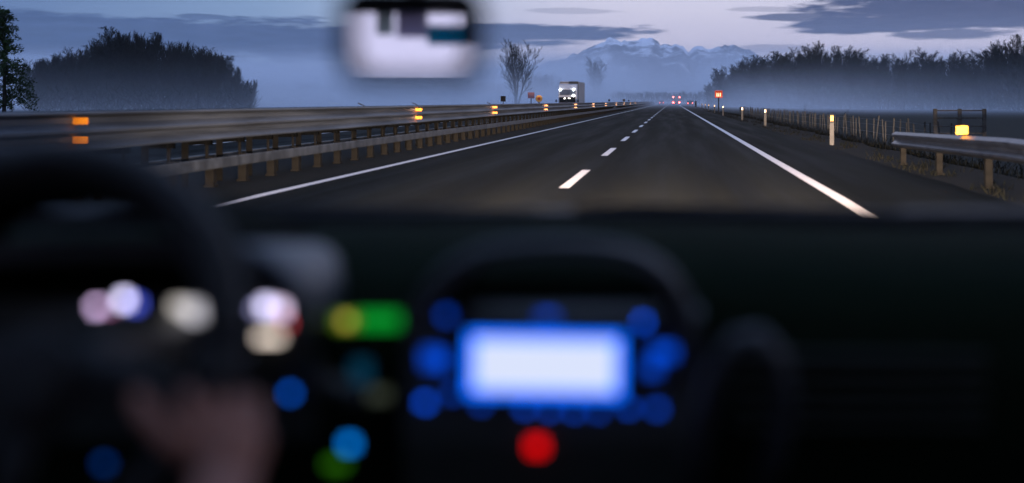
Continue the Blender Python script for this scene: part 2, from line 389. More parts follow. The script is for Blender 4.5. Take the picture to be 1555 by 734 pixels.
# guard rail on the right, sloping down at its near end
gr = thing('guard_rail', 'dark steel guard rail with pale posts beginning at the right roadside', 'guard rail')
wprof = [(0,.155),(.012,.15),(.08,.105),(.08,.075),(.01,.02),(.01,-.02),(.08,-.075),(.08,-.105),(.012,-.15),(0,-.155)]
wp = wprof + [(u - .006 if 0 else u + .006, z) for u, z in reversed(wprof)]
def rail_z(Y): return .455 if Y > 25 else .455 + min(1, (25 - Y) / 9) * .135
path = []
for Y, x in ((24.6, 4.42), (23.9, 4.36), (20, 4.34), (16, 4.34), (12, 4.34), (4, 4.34), (-20, 4.34)):
    zc = rail_z(Y); path.append(lambda u, z, Y=Y, x=x, zc=zc: (x + .09 - u, Y, zc + z))
MB().sweep(wp, path, True).build('rail', mat('dark tarnished steel', (.032, .035, .046), .34, .8, scale=4, var=.4), gr)
gp = MB(); gp.box((-.05, 0, -.1), (.05, .006, .52)); gp.box((-.05, .006, -.1), (-.044, .1, .52)); gp.box((.044, .006, -.1), (.05, .1, .52)); gp.box((-.08, -.04, -.02), (.08, .14, .02))
g0 = gp.build('post', M['post'], gr); g0.location = (4.50, 23.7, 0)
for Y in (20.5, 17.3, 14.1, 10.9, 7.7, 4.5, 1.3):
    o = g0.copy(); col.objects.link(o); o.parent = gr; o.location = (4.50, Y, 0)
MB().cbox((4.42, 18.6, .79), (.20, .02, .14)).build('reflector', M['yellow'], gr, bevel=.01)
MB().box((4.405, 18.61, .6), (4.435, 18.63, .80)).build('reflector_bracket', M['galvd'], gr)
# orange roadside sign
sg = thing('roadside_sign', 'square red and orange sign on a dark pole at the right road edge', 'sign', (4.6, 121, 0))
MB().box((-.38, 0, 1.58), (.38, .03, 2.28)).build('sign_board', M['sign_red'], sg, bevel=.01)
MB().tube([(0, .06, -.1), (0, .06, 2.2)], .06, 8).build('pole', M['black'], sg)
lt = MB()
for i in (-1, 0, 1):
    x = i * .17; lt.add([(x - .06, -.006, 1.70), (x + .06, -.006, 1.70), (x + .035, -.006, 2.06), (x - .035, -.006, 2.06)], [(0, 1, 2, 3)])
lt.build('lettering', M['yellow'], sg)
MB().box((-.31, -.008, 2.12), (.31, -.002, 2.21)).build('top_band', mat('dark red band', (.22, .03, .02)), sg)
# stake fence
fe = thing('stake_fence', 'low fence of thin leaning pale stakes along the field edge', 'fence')
st = MB().box((-.022, -.022, -.1), (.022, .022, 1.06)); s0 = st.build('stake', M['wood'], fe); 
ys_ = 34.0
for i in range(98):
    o = s0 if i == 0 else s0.copy()
    if i: col.objects.link(o); o.parent = fe
    o.location = (8 + rnd.gauss(0, .06), ys_, -.46); o.rotation_euler = (rnd.gauss(0, .03), rnd.gauss(0, .05), 0); o.scale = (1, 1, rnd.uniform(.86, 1.08))
    ys_ += rnd.uniform(.95, 1.35)
wi = MB()
for z in (.0, .3, .5): wi.tube([(8, 33 + 2*k, z + .012 * math.sin(k * 1.7)) for k in range(58)], .007, 4)
wi.build('wire', M['galvd'], fe)
# field gate
gt = thing('field_gate', 'dark field gate with three posts standing above the field on the right', 'gate', (14.15, 60, -.5), -.05)
for x in (-1.2, 0, 1.2): MB().box((x - .09, -.08, -.1), (x + .09, .08, 1.36)).build('post', M['woodd'], gt, bevel=.01)
gm = MB()
for z in (1.27, .9, .5, .15): gm.box((-1.11, -.02, z - .03), (-.09, .02, z + .03)); gm.box((.09, -.02, z - .03), (1.11, .02, z + .03))
gm.build('rails', M['woodd'], gt)
mm = MB()
for k in range(20):
    for x0 in (-1.08, .12): mm.box((x0 + k * .05, .022, .15), (x0 + k * .05 + .006, .027, 1.27))
mm.build('mesh_panel', M['woodd'], gt)

# ================================================================== TREES
def grow(seed, height, trunk_r, levels, spread, upright, nbr, twig_r, first=.18, stems=1, wander=.12, droop=0):
    R = random.Random(seed); trunk = MB(); crown = MB()
    def branch(p, d, L, r, lev):
        nseg = max(2, 5 - lev); pts = [p]; rs = [r]; q = p.copy(); dd = d.copy()
        for i in range(nseg):
            dd = (dd + Vector((R.gauss(0, wander), R.gauss(0, wander), R.gauss(0, wander * .6))) + Vector((0, 0, upright * .12 - droop * .1 * lev))).normalized()
            q = q + dd * (L / nseg); pts.append(q.copy()); rs.append(max(twig_r * .5, r * (1 - (i + 1) / nseg * (.75 if lev else .8))))
        (trunk if lev == 0 else crown).tube(pts, rs, 7 if lev == 0 else (4 if lev == 1 else 3), cap=(lev == 0))
        if lev >= levels: return
        n = nbr[lev]
        for k in range(n):
            t = (first if lev == 0 else .15) + (1 - (first if lev == 0 else .15)) * (k + R.random() * .9) / n
            t = min(t, .99); seg = min(int(t * nseg), nseg - 1); f = t * nseg - seg
            bp = pts[seg].lerp(pts[seg + 1], f); bd = (pts[seg + 1] - pts[seg]).normalized()
            a = R.uniform(0, 2 * PI); o = bd.orthogonal().normalized(); o = Matrix.Rotation(a, 3, bd) @ o
            sp = spread * R.uniform(.7, 1.25)
            nd = (bd * math.cos(sp) + o * math.sin(sp)); nd = (nd + Vector((0, 0, upright * .35))).normalized()
            Lc = L * (R.uniform(.42, .62) if lev else R.uniform(.34, .5)) * (1.15 - .55 * t if lev == 0 else 1.1 - .4 * t)
            branch(bp, nd, Lc, max(twig_r, rs[seg] * .5), lev + 1)
    for s_ in range(stems):
        a = 2 * PI * s_ / stems; d = Vector((math.cos(a) * .22 * (stems > 1), math.sin(a) * .22 * (stems > 1), 1)).normalized()
        branch(Vector((math.cos(a) * .15 * (stems > 1), math.sin(a) * .15 * (stems > 1), -.3)), d, height * R.uniform(.88, 1.0), trunk_r, 0)
    return trunk, crown
protos = {}
def proto(kind, i, *a, **k):
    t, c = grow(*a, **k); r = thing('bare_tree', 'x', 'tree')
    zmax = max(v[2] for v in c.v); t.build('trunk', M['bark'], r); c.build('crown', M['bark'] if kind != 'pale' else M['bark2'], r)
    r['h'] = zmax; protos.setdefault(kind, []).append([r, zmax, False]); return r
for i in range(4): proto('broad', i, 11 + i, 10, .22, 4, .75, .35, (15, 8, 6, 4), .026, first=.2)
for i in range(3): proto('brush', i, 31 + i, 10, .13, 3, .42, .9, (26, 10, 6), .028, first=.10, stems=3, wander=.07)
proto('vase', 0, 51, 10, .2, 4, .62, .55, (11, 6, 5, 3), .02, first=.22, stems=4, wander=.08)
def place(kind, i, loc, hgt, label, group=None, wid=1):
    pr = protos[kind][i % len(protos[kind])]; root, h, used = pr; s = hgt / h
    if not used:
        pr[2] = True; root.location = loc; root.rotation_euler[2] = rnd.uniform(0, 6.28); root.scale = (s * wid, s * wid, s); root['label'] = label
        if group: root['group'] = group
        return root
    c = dup(root, loc, rnd.uniform(0, 6.28), label, group, (s * wid, s * wid, s))
    if not group and 'group' in c: del c['group']
    return c
def lerp_tab(tab, x):
    for (a, b), (c, d) in zip(tab, tab[1:]):
        if a <= x <= c: return b + (d - b) * (x - a) / (c - a)
    return tab[0][1] if x < tab[0][0] else tab[-1][1]
# single trees in the fog
place('vase', 0, (P(785, 154, 300).x, 300, -.6), (154 - 55) / F * 300 + 1.8, 'tall bare tree standing alone in the fog left of the oncoming truck', wid=.92)
place('vase', 0, (P(905, 154, 560).x, 560, -.6), (154 - 84) / F * 560 + 1.8, 'faint bare tree lost in the fog above the oncoming truck trailer', wid=.85)
# left thicket
outL = [(40, 98), (70, 80), (92, 70), (130, 78), (150, 56), (175, 52), (200, 46), (225, 50), (250, 50), (275, 62), (300, 66), (318, 62), (330, 80), (355, 96), (372, 112), (386, 128)]
GL = 'bare trees of the dense thicket on the left'
px = 46; k = 0
while px < 388:
    Y = 215 + rnd.uniform(-10, 12); yy = lerp_tab(outL, px) + rnd.uniform(-5, 8)
    special = None
    h = (154 - yy) / F * Y + 1.8
    place('broad' if k % 5 < 2 else 'brush', k, (P(px, 154, Y).x, Y, -.6), h, 'bare upright tree in the dense dark thicket beyond the median barrier', GL, wid=1.0); k += 1
    px += rnd.uniform(8, 12)
px = 70
while px < 372:
    Y = 240 + rnd.uniform(-8, 20); yy = lerp_tab(outL, px) + rnd.uniform(4, 16); h = (154 - yy) / F * Y + 1.8
    place('broad', k, (P(px, 154, Y).x, Y, -.6), h, 'bare upright tree in the dense dark thicket beyond the median barrier', GL); k += 1
    px += rnd.uniform(14, 20)
# faint far scrub behind the fog (reads as one mass)
fs = MB(); R5 = random.Random(5)
for i in range(2600):
    px_ = R5.choice((R5.uniform(392, 560), R5.uniform(790, 850), R5.uniform(690, 760), R5.uniform(930, 1075))); Y = R5.uniform(480, 540)
    env = 26 + 9 * noise.noise(Vector((px_ * .035, 0, 0))) + 5 * noise.noise(Vector((px_ * .15, 0, 2)))
    if 790 < px_ < 850: env = 44 - abs(px_ - 820) * .6 + 6 * noise.noise(Vector((px_ * .15, 0, 2)))
    if px_ > 930: env = 14 + 4 * noise.noise(Vector((px_ * .1, 0, 2)))
    top = env / F * Y * R5.uniform(.55, 1.0); x = (px_ - VX) / F * Y; z0 = top * R5.uniform(-.2, .75)
    d = Vector((R5.gauss(0, .35), R5.gauss(0, .35), 1)) * (top - z0 + .6) ; fs.tube([(x, Y, z0 + 1), (x + d.x * .5, Y + d.y * .5, z0 + 1 + d.z * .5), (x + d.x * 1.2, Y + d.y, z0 + 1 + d.z)], [.12, .09, .05], 3, False)
o = fs.build('far_scrub', M['bark'], kind='stuff'); tag(o, 'faint line of bare scrub in the fog beyond the fields', 'scrub')
# right forest edge
outR = [(1075, 132), (1085, 118), (1100, 104), (1112, 92), (1130, 88), (1150, 84), (1180, 84), (1205, 76), (1222, 66), (1240, 62), (1262, 66), (1285, 72), (1310, 70), (1330, 76), (1355, 82), (1375, 80), (1392, 70), (1408, 68), (1430, 80), (1455, 82), (1480, 76), (1500, 74), (1520, 64), (1532, 52), (1555, 56), (1620, 64)]
distR = [(1075, 440), (1110, 400), (1240, 300), (1400, 260), (1555, 235), (1650, 230)]
GR = 'bare trees along the edge of the right wood'
px = 1076; k = 0
while px < 1625:
    Y = lerp_tab(distR, px) + rnd.uniform(-6, 8); yy = lerp_tab(outR, px) + rnd.uniform(-6, 8); h = (154 - yy) / F * Y + 1.8
    place('broad', k, (P(px, 154, Y).x, Y, -.6), h, 'bare winter tree in the front row of the right-hand wood', GR, wid=1.05); k += 1
    px += rnd.uniform(10, 17) if px > 1200 else rnd.uniform(6, 10)
px = 1090
while px < 1625:
    Y = lerp_tab(distR, px) + rnd.uniform(18, 45); yy = lerp_tab(outR, px) + rnd.uniform(8, 22); h = (154 - yy) / F * Y + 1.8
    place('brush', k, (P(px, 154, Y).x, Y, -.6), h, 'bare brushy tree behind the front row of the right-hand wood', GR + ', second row'); k += 1
    px += rnd.uniform(11, 16)
# undergrowth of both woods
ug = MB(); R6 = random.Random(9)
for i in range(9000):
    if i < 5600:
        px_ = R6.uniform(1074, 1620); Y = lerp_tab(distR, px_) + R6.uniform(-6, 26); env = (154 - lerp_tab(outR, px_)) * .62
    else:
        px_ = R6.uniform(45, 384); Y = R6.uniform(206, 250); env = (154 - lerp_tab(outL, px_)) * .5
    top = env / F * Y * R6.uniform(.5, 1); x = (px_ - VX) / F * Y; z0 = R6.uniform(-.5, top * .8)
    dz = R6.uniform(.8, 2.4); dx, dy = R6.gauss(0, .6), R6.gauss(0, .6)
    ug.tube([(x, Y, z0), (x + dx * .6, Y + dy, z0 + dz * .5), (x + dx, Y + dy, z0 + dz)], [.06, .05, .03], 3, False)
for i in range(7000):
    if i < 4600: px_ = R6.uniform(1074, 1620); Y = lerp_tab(distR, px_) + R6.uniform(-10, 20)
    else: px_ = R6.uniform(40, 386); Y = R6.uniform(200, 250)
    x = (px_ - VX) / F * Y; z0 = R6.uniform(-.6, 3.2); dz = R6.uniform(.5, 1.6); dx, dy = R6.gauss(0, .8), R6.gauss(0, .6)
    ug.tube([(x, Y, z0), (x + dx * .6, Y + dy, z0 + dz * .5), (x + dx, Y + dy, z0 + dz)], [.10, .09, .04], 3, False)
o = ug.build('undergrowth', M['bark'], kind='stuff'); tag(o, 'tangled undergrowth filling both woods below the crowns', 'undergrowth')
# evergreen at the far left
ev = thing('evergreen_tree', 'dark evergreen tree with drooping boughs at the left edge', 'tree', (P(6, 154, 112).x, 112, -.6))
tr = MB().tube([(0, 0, -.2), (.05, 0, 3), (0, .05, 6.5), (.02, 0, 10.1)], [.2, .16, .1, .03], 8); tr.build('trunk', M['bark'], ev)
ec = MB(); R7 = random.Random(3)
for k in range(120):
    z = 1.2 + 8.9 * (k / 120) ** .9; L = (10.6 - z) * .27 + .45 * R7.random() + .25; a = R7.uniform(0, 2 * PI); d = Vector((math.cos(a), math.sin(a), .15))
    tip = Vector((0, 0, z)) + d * L + Vector((0, 0, -.12 * L * L + R7.uniform(-.1, .3)))
    mid = Vector((0, 0, z)) + d * L * .5 + Vector((0, 0, .1))
    ec.tube([(0, 0, z), mid, tip], [.03, .02, .01], 3, False)
    for q in range(int(26 + 30 * L)):
        t = R7.random() ** .7; p = (Vector((0, 0, z)).lerp(mid, t * 2) if t < .5 else mid.lerp(tip, t * 2 - 1)) + Vector([R7.gauss(0, .13) for _ in range(3)])
        s = R7.uniform(.06, .16); n = Vector([R7.gauss(0, 1) for _ in range(3)]).normalized(); u = n.orthogonal().normalized() * s; v = n.cross(u).normalized() * s * .5
        ec.add([p - u, p - v, p + u, p + v], [(0, 1, 2, 3)])
ec.build('crown', M['needle'], ev)
# two saplings by the fence
for (px_, Y, hh, lb) in ((1229, 95, 1.75, 'thin bare sapling behind the fence, left of the other sapling'), (1281, 80, 1.45, 'thin bare sapling behind the fence, above the nearest marker post')):
    t_, c_ = grow(int(px_), hh, .02, 2, .6, .6, (9, 4), .008); r = thing('sapling', lb, 'sapling', (P(px_, 154, Y).x, Y, -.55)); t_.build('trunk', M['bark'], r); c_.build('crown', M['bark'], r)

# ================================================================== MOUNTAINS AND LOW CLOUD
def mountain_mat():
    m = bpy.data.materials.new('snowy rock'); m.use_nodes = True; t = NT(m.node_tree); b = t.n['Principled BSDF']
    g = t.new('ShaderNodeNewGeometry').outputs['Position']; s = t.new('ShaderNodeSeparateXYZ'); t.l.new(g, s.inputs[0])
    n = t.noise(g, .006, 8, .65); k = t.m('ADD', t.m('DIVIDE', s.outputs[2], 900), t.m('MULTIPLY', t.m('SUBTRACT', n, .5), 2.2))
    t.put(b.inputs['Base Color'], t.mix(t.ramp(k, .30, .60), (.05, .06, .08), (.85, .85, .90))); b.inputs['Roughness'].default_value = 1
    return m
mtp = [(-300, 130), (100, 128), (420, 116), (560, 112), (700, 108), (820, 98), (860, 87), (890, 75), (915, 64), (935, 60), (960, 61), (985, 57), (1005, 68), (1030, 66), (1050, 75), (1080, 72), (1100, 70), (1118, 68), (1140, 80), (1180, 96), (1300, 104), (1600, 112), (1900, 125)]
mb = MB(); YM = 9000.0; NX, NR = 520, 44
for j in range(NR + 1):
    f = j / NR
    for i in range(NX + 1):
        px_ = -300 + 2200 * i / NX; top = (154 - lerp_tab(mtp, px_)) / F * YM
        n = noise.fractal(Vector((px_ * .06, 0, 4)), .7, 2.1, 8) * 30
        Y = YM - 3200 * (1 - f) ** 1.2; x = (px_ - VX) / F * YM
        z = (top + n) * f ** 1.3 + (noise.fractal(Vector((x * .0022, Y * .0022, 1)), 1, 2.1, 7)) * 150 * (f * (1 - f) * 3) - .7
        mb.v.append((x, Y, z))
mb.f = [(j*(NX+1)+i, j*(NX+1)+i+1, (j+1)*(NX+1)+i+1, (j+1)*(NX+1)+i) for j in range(NR) for i in range(NX)]
mb.build('mountains', mountain_mat(), kind='structure', smooth=True)

# ================================================================== HAZE AND FOG
def vol_box(name, lo, hi, m, label, cat):
    b = MB().box(lo, hi).build(name, m, kind='stuff'); tag(b, label, cat); return b
hm = bpy.data.materials.new('even haze'); hm.use_nodes = True; t = NT(hm.node_tree); t.n.clear()
pv = t.new('ShaderNodeVolumePrincipled'); pv.inputs['Color'].default_value = (.80, .88, 1, 1); pv.inputs['Density'].default_value = .00004; pv.inputs['Anisotropy'].default_value = .45
out = t.new('ShaderNodeOutputMaterial'); t.l.new(pv.outputs[0], out.inputs['Volume'])
vol_box('haze', (-12100, -12100, -1.7), (12100, 12100, 760), hm, 'thin blue dusk haze over the whole plain', 'haze')
vm = bpy.data.materials.new('valley mist'); vm.use_nodes = True; t = NT(vm.node_tree); t.n.clear()
pv = t.new('ShaderNodeVolumePrincipled'); pv.inputs['Color'].default_value = (.86, .90, 1, 1); pv.inputs['Density'].default_value = .00020
out = t.new('ShaderNodeOutputMaterial'); t.l.new(pv.outputs[0], out.inputs['Volume'])
vol_box('valley_mist', (-4000, 2600, -1), (4000, 6900, 125), vm, 'pale mist hiding the foot of the distant mountains', 'mist')
vol_box('valley_mist', (-900, 3400, -.9), (1900, 7300, 260), vm, 'higher cloud bank drifting in front of the snowy ridge', 'mist')
fm = bpy.data.materials.new('ground fog'); fm.use_nodes = True; t = NT(fm.node_tree); t.n.clear()
g = t.new('ShaderNodeNewGeometry').outputs['Position']; s = t.new('ShaderNodeSeparateXYZ'); t.l.new(g, s.inputs[0])
deep = t.ramp(s.outputs[1], 300, 600); fz = t.m('EXPONENT', t.m('DIVIDE', t.m('MULTIPLY', t.m('MAXIMUM', s.outputs[2], 0), -1), t.m('ADD', 3.4, t.m('MULTIPLY', deep, 5)))); fz = t.m('MULTIPLY', fz, t.ramp(t.m('SUBTRACT', s.outputs[2], t.m('MULTIPLY', deep, 18)), 14, 4))
far = t.ramp(s.outputs[1], 95, 430)
offr = t.m('MAXIMUM', t.ramp(s.outputs[0], 7, 26), t.ramp(s.outputs[0], -9, -40))
dn = t.m('MULTIPLY', t.m('MULTIPLY', fz, far), t.m('ADD', .0070, t.m('MULTIPLY', offr, .0300)))
pv = t.new('ShaderNodeVolumePrincipled'); pv.inputs['Color'].default_value = (.84, .90, 1, 1); t.l.new(dn, pv.inputs['Density']); pv.inputs['Anisotropy'].default_value = .1
out = t.new('ShaderNodeOutputMaterial'); t.l.new(pv.outputs[0], out.inputs['Volume'])
fm.cycles.volume_step_rate = .12
vol_box('ground_fog', (-420, 55, -.9), (420, 900, 36), fm, 'low fog lying over the fields and the road ahead', 'fog')

# ================================================================== VEHICLES ON THE ROAD
def wheel(parent, x, y, r, w_=.28):
    b = MB().tube([(x - w_ / 2, y, r), (x - w_ / 2 + .03, y, r), (x + w_ / 2 - .03, y, r), (x + w_ / 2, y, r)], [r * .93, r, r, r * .93], 24); o = b.build('wheel', M['tyre'], parent)
    MB().tube([(x - w_ / 2 - .01, y, r), (x + w_ / 2 + .01, y, r)], r * .55, 20).build('rim', M['galv'], o)
TY = 154.0; TX = (862 - VX) / F * TY
tk = thing('oncoming_truck', 'pale oncoming truck with bright white lamps beyond the median barrier', 'truck', (TX, TY, 0)); tk.scale = (.93, .93, .95)
cabv = [(-1.22, 0), (1.22, 0), (1.22, 2.0), (-1.22, 2.0)]
c = MB(); sec = [(0, .55), (-.06, 1.0), (-.04, 1.9), (.10, 2.95), (.45, 3.5), (2.0, 3.62), (2.0, .55)]
c.sweep(sec, [(lambda u, z, x=x: (x, u, z)) for x in (-1.23, 1.23)], True); c.build('cab', M['cab'], tk, bevel=.04)
MB().sweep([(-.065, 2.12), (.035, 2.84), (.055, 2.84), (-.045, 2.12)], [(lambda u, z, x=x: (x, u, z)) for x in (-1.08, 1.08)], True).build('windscreen', M['glassd'], tk)
MB().box((-1.12, -.11, 1.15), (1.05, -.04, 1.84)).build('grille', M['black'], tk)
MB().box((-1.2, -.12, .55), (1.2, .1, 1.1)).build('bumper', mat('dark red bumper', (.16, .04, .04)), tk, bevel=.03)
MB().tube([(-1.15, .4, 3.56), (-1.1, .3, 3.78), (.6, .3, 3.78)], .035, 6).build('roof_bar', M['black'], tk)
MB().box((.0, 2.2, 1.0), (1.28, 2.25, 3.98)).build('wind_deflector', M['white'], tk)
MB().box((-1.27, 2.4, 1.0), (1.27, 14.6, 3.95)).build('trailer', M['trailer'], tk, bevel=.03)
MB().box((-1.0, 2.0, .75), (1.0, 14.4, .99)).build('chassis', M['black'], tk)
def disc(name, m, parent, c, r, d=.05):
    c = Vector(c); return MB().tube([c + Vector((0, d, 0)), c, c - Vector((0, d * .4, 0))], [r, r, r * .6], 14).build(name, m, parent)
HL = lamp('white lamp', (.88, .95, 1.0), 22)
for (x, z, r) in ((-.98, 2.84, .15), (.80, 2.84, .15), (.80, 2.08, .14)): disc('headlight', HL, tk, (x, -.16, z), r)
for (x, z, r) in ((-.40, 1.68, .10), (.12, 1.70, .06), (.3, 1.68, .06)): disc('headlight', lamp('small lamp', (1, .93, .85), 6), tk, (x, -.16, z), r)
for x in (-1.55, 1.42): MB().box((x - .1, -.2, 1.2), (x + .1, -.12, 1.5)).box((min(x, 0 if x > 0 else x), -.14, 1.28), (max(x, -1.2), -.12, 1.32)).build('wing_mirror', M['black'], tk)
for y in (1.1, 5.2, 11, 12.3): wheel(tk, -1.05, y, .5); wheel(tk, 1.05, y, .5)
AY = 385.0; AX = (1027.2 - VX) / F * AY
ld = thing('lorry_ahead', 'distant lorry ahead with four red tail lamps in the right lane', 'lorry', (AX, AY, 0))
MB().box((-1.2, 0, .8), (1.2, 9, 2.9)).build('body', M['trailer'], ld, bevel=.03)
MB().box((-1.15, .02, .45), (1.15, 9, .79)).build('chassis', M['black'], ld)
TL = lamp('red tail lamp', (1, .09, .07), 26)
for x in (-1.0, .95): disc('tail_lamp', TL, ld, (x, -.06, .82 + 0), .26); disc('marker_lamp', lamp('red marker lamp', (1, .16, .15), 13), ld, (x, -.06, 2.52), .22)
for y in (1.5, 7.5): wheel(ld, -1.0, y, .45); wheel(ld, 1.0, y, .45)
# far cars whose lamps glimmer in the fog
def far_car(name, px_, Y, lampm, lb, py=None):
    x = (px_ - VX) / F * Y; r = thing(name, lb, 'car', (x, Y, 0))
    MB().sweep([(0, .3), (0, .85), (.5, .95), (1.1, 1.42), (2.8, 1.42), (3.6, .95), (4.2, .9), (4.3, .3)], [(lambda u, z, q=q: (q, u, z)) for q in (-.85, .85)], True).build('body', M['carpaint'], r, bevel=.05)
    nm = 'headlight' if lampm is HL else 'tail_lamp'
    for q in (-.62, .62): disc(nm, lampm, r, (q, -.05, .7), .16)
    for y_ in (.8, 3.4): wheel(r, -.78, y_, .32, .2); wheel(r, .78, y_, .32, .2)
TL2 = lamp('faint red tail lamp', (1, .15, .12), 6)
far_car('parked_car', 1048, 330, TL2, 'small dark car stopped on the hard shoulder, red lamps faint in fog')
far_car('distant_car', 1004.5, 420, TL2, 'distant dark car in the left lane with faint tail lamps')
# signs beyond the barrier
def far_sign(name, px_, py_, Y, wd, hg, m, lb, round_=False, lettering=None):
    c_ = P(px_, py_, Y); r = thing(name, lb, 'sign', (c_.x, Y, 0))
    if round_: MB().tube([(0, .03, c_.z), (0, 0, c_.z)], wd / 2, 24).build('sign_board', m, r)
    else: MB().box((-wd / 2, 0, c_.z - hg / 2), (wd / 2, .03, c_.z + hg / 2)).build('sign_board', m, r, bevel=.01)
    MB().tube([(0, .07, -.4), (0, .07, c_.z)], .07, 8).build('pole', M['sign_grey'], r); return r
r = far_sign('square_sign', 806.5, 145, 172, .95, .85, mat('faded red sign', (.40, .17, .17)), 'faded red square sign beyond the barrier, left of a round orange sign')
r2 = far_sign('round_sign', 818.5, 150, 130, .74, .7, M['sign_orange'], 'round orange sign beyond the barrier, left of the oncoming truck', True)
zc = P(818.5, 150, 130).z
MB().tube([(0, -.006, zc), (0, -.010, zc)], .16, 16).build('emblem', M['sign_red'], r2)
far_sign('white_sign', 947.5, 152.5, 190, .45, .45, M['white'], 'tiny white sign above the far end of the barrier', True)
far_sign('dark_marker', 1056.5, 158, 210, .35, 1.0, M['black'], 'thin dark marker board at the far right road edge')

# ================================================================== THE CAR WE SIT IN
car = thing('car_interior', 'dark interior of the car with lit dashboard, seen from the back seat', 'car', (0, 0, 0))
CX = -.20
def part(mb, name, m, parent=car, **k): return mb.build(name, m, parent, **k)
# body shell: floor, sides with window openings, roof with the rear window frame
sh = MB()
sh.box((CX-1.04, -1.6, .22), (CX+1.04, 2.3, .28))
for s_ in (-1, 1):
    x = CX + s_ * 1.04; a, b_ = sorted((x, x + s_ * .05))
    sh.box((a, -1.6, .28), (b_, 3.3, .93)); sh.box((a, -.5, .93), (b_, -.38, 1.42)); sh.box((a, -1.6, .93), (b_, -1.1, 1.42))
    sh.tube([(x - s_*.04, .98, 1.45), (x, 1.5, 1.25), (x + s_*.02, 2.0, .98)], .045, 8)
sh.box((CX-1.09, -1.66, .28), (CX+1.09, -1.6, 1.12))
part(sh, 'body_shell', M['carpaint'])
part(MB().box((CX-1.04, -1.7, 1.475), (CX+1.04, 1.1, 1.52)), 'roof', M['carpaint'])
part(MB().box((CX-1.02, -1.6, 1.455), (CX+1.02, 1.06, 1.472)), 'headliner', M['headliner'])
part(MB().box((CX-1.03, 2.28, .3), (CX+1.03, 3.3, .84)).sweep([(0,0),(0,.02),(1,.02),(1,0)], [(lambda u, z, x=x: (CX + x, 2.28 + u * 1.0, (.90 - .11 * u) - .04 * abs(x) + z)) for x in (-1.02, -.5, 0, .5, 1.02)], True), 'bonnet', M['carpaint'])
# windscreen: a thin real pane
def glass_mat():
    m = bpy.data.materials.new('windscreen glass'); m.use_nodes = True; t = NT(m.node_tree); t.n.clear()
    tr_ = t.new('ShaderNodeBsdfTransparent'); tr_.inputs[0].default_value = (.985, .99, .985, 1)
    gl = t.new('ShaderNodeBsdfGlossy'); gl.inputs['Roughness'].default_value = .02; mx = t.new('ShaderNodeMixShader')
    mx.inputs[0].default_value = .02; t.l.new(tr_.outputs[0], mx.inputs[1]); t.l.new(gl.outputs[0], mx.inputs[2])
    o = t.new('ShaderNodeOutputMaterial'); t.l.new(mx.outputs[0], o.inputs[0]); return m
GL_ = glass_mat()
wg = MB(); wg.sweep([(0, 0), (0, .005), (1, .005), (1, 0)], [(lambda u, z, x=x: (CX + x, 1.06 + u * 1.17 + .05 * (1 - x ** 2), 1.45 - .45 * u + z)) for x in (-1.0, -.7, -.3, .1, .4, .7, 1.0)], True)
part(wg, 'windscreen', GL_)
# dashboard
dp = [(2.20, 1.005), (2.05, 1.022), (1.80, 1.018), (1.68, .995), (1.60, .95), (1.585, .86), (1.60, .72), (1.66, .55), (2.2, .50)]
db = MB().sweep(dp, [(lambda u, z, x=x: (CX + x, u - .05 * x ** 2, z + .005 * math.cos(x * 5))) for x in [(-1.02 + 2.04 * i / 14) for i in range(15)]], True)
dash = part(db, 'dashboard', M['dash'], smooth=False, bevel=0)
for p_ in dash.data.polygons: p_.use_smooth = True
part(MB().box((CX-1.0, 2.205, .985), (CX+1.0, 2.30, 1.028)), 'cowl', M['black'])
for (x0, x1) in ((CX - .70, CX - .05), (CX + .02, CX + .62)):
    part(MB().tube([(x1, 2.25, 1.02), (x0 + .1, 2.24, 1.035), (x0, 2.24, 1.03)], [.012, .008, .006], 6), 'wiper', M['black'])
# instrument hood and console hood: arched cowls standing off the dash
def hood(name, pts, y0, y1, th, m, parent, z_tilt=0):
    b = MB(); n = len(pts); o = len(b.v)
    outer = [Vector((x, 0, z)) for x, z in pts]; inner = []
    for i, p in enumerate(outer):
        d = (outer[min(i+1, n-1)] - outer[max(i-1, 0)]).normalized(); nrm = Vector((d.z, 0, -d.x)); inner.append(p + nrm * th)
    ring = lambda y, dz: [(p.x, y, p.z + dz) for p in outer] + [(p.x, y, p.z + dz) for p in reversed(inner)]
    secs = [(y0, -.002), (y0 - .012, -.006), (y1, z_tilt)]
    for (y, dz) in ((y1, z_tilt), (y0 + .02, .0), (y0, -.004)): b.v += ring(y, dz)
    m2 = 2 * n
    for i in range(2):
        for k in range(m2): a = i * m2 + k; c = i * m2 + (k + 1) % m2; b.f.append((a, c, c + m2, a + m2))
    b.f.append(tuple(range(m2 - 1, -1, -1))); b.f.append(tuple(2 * m2 + k for k in range(m2)))
    ob = b.build(name, m, parent)
    for p_ in ob.data.polygons:
        p_.use_smooth = len(p_.vertices) == 4
    return ob
YC = 1.53
def arc(pxs, Y): # smooth outline through photo points at the true depth of the trim
    q = [P(x, y, Y) for x, y in pxs]; out = []
    for i in range(len(q) - 1):
        p0, p1, p2, p3 = q[max(i-1, 0)], q[i], q[i+1], q[min(i+2, len(q)-1)]
        for t_ in (0, .25, .5, .75):
            v = .5 * ((2*p1) + (p2-p0)*t_ + (2*p0-5*p1+4*p2-p3)*t_*t_ + (3*p1-p0-3*p2+p3)*t_**3); out.append((v.x, v.z))
    out.append((q[-1].x, q[-1].z)); return out
con = part(MB().sweep([(1.60, .50), (1.555, .62), (1.54, .80), (1.56, .955), (1.62, .962), (1.66, .50)], [(lambda u, z, x=x: (x, u, z)) for x in (P(615, 0, 1.55).x, P(1065, 0, 1.55).x)], True), 'console', M['piano'])
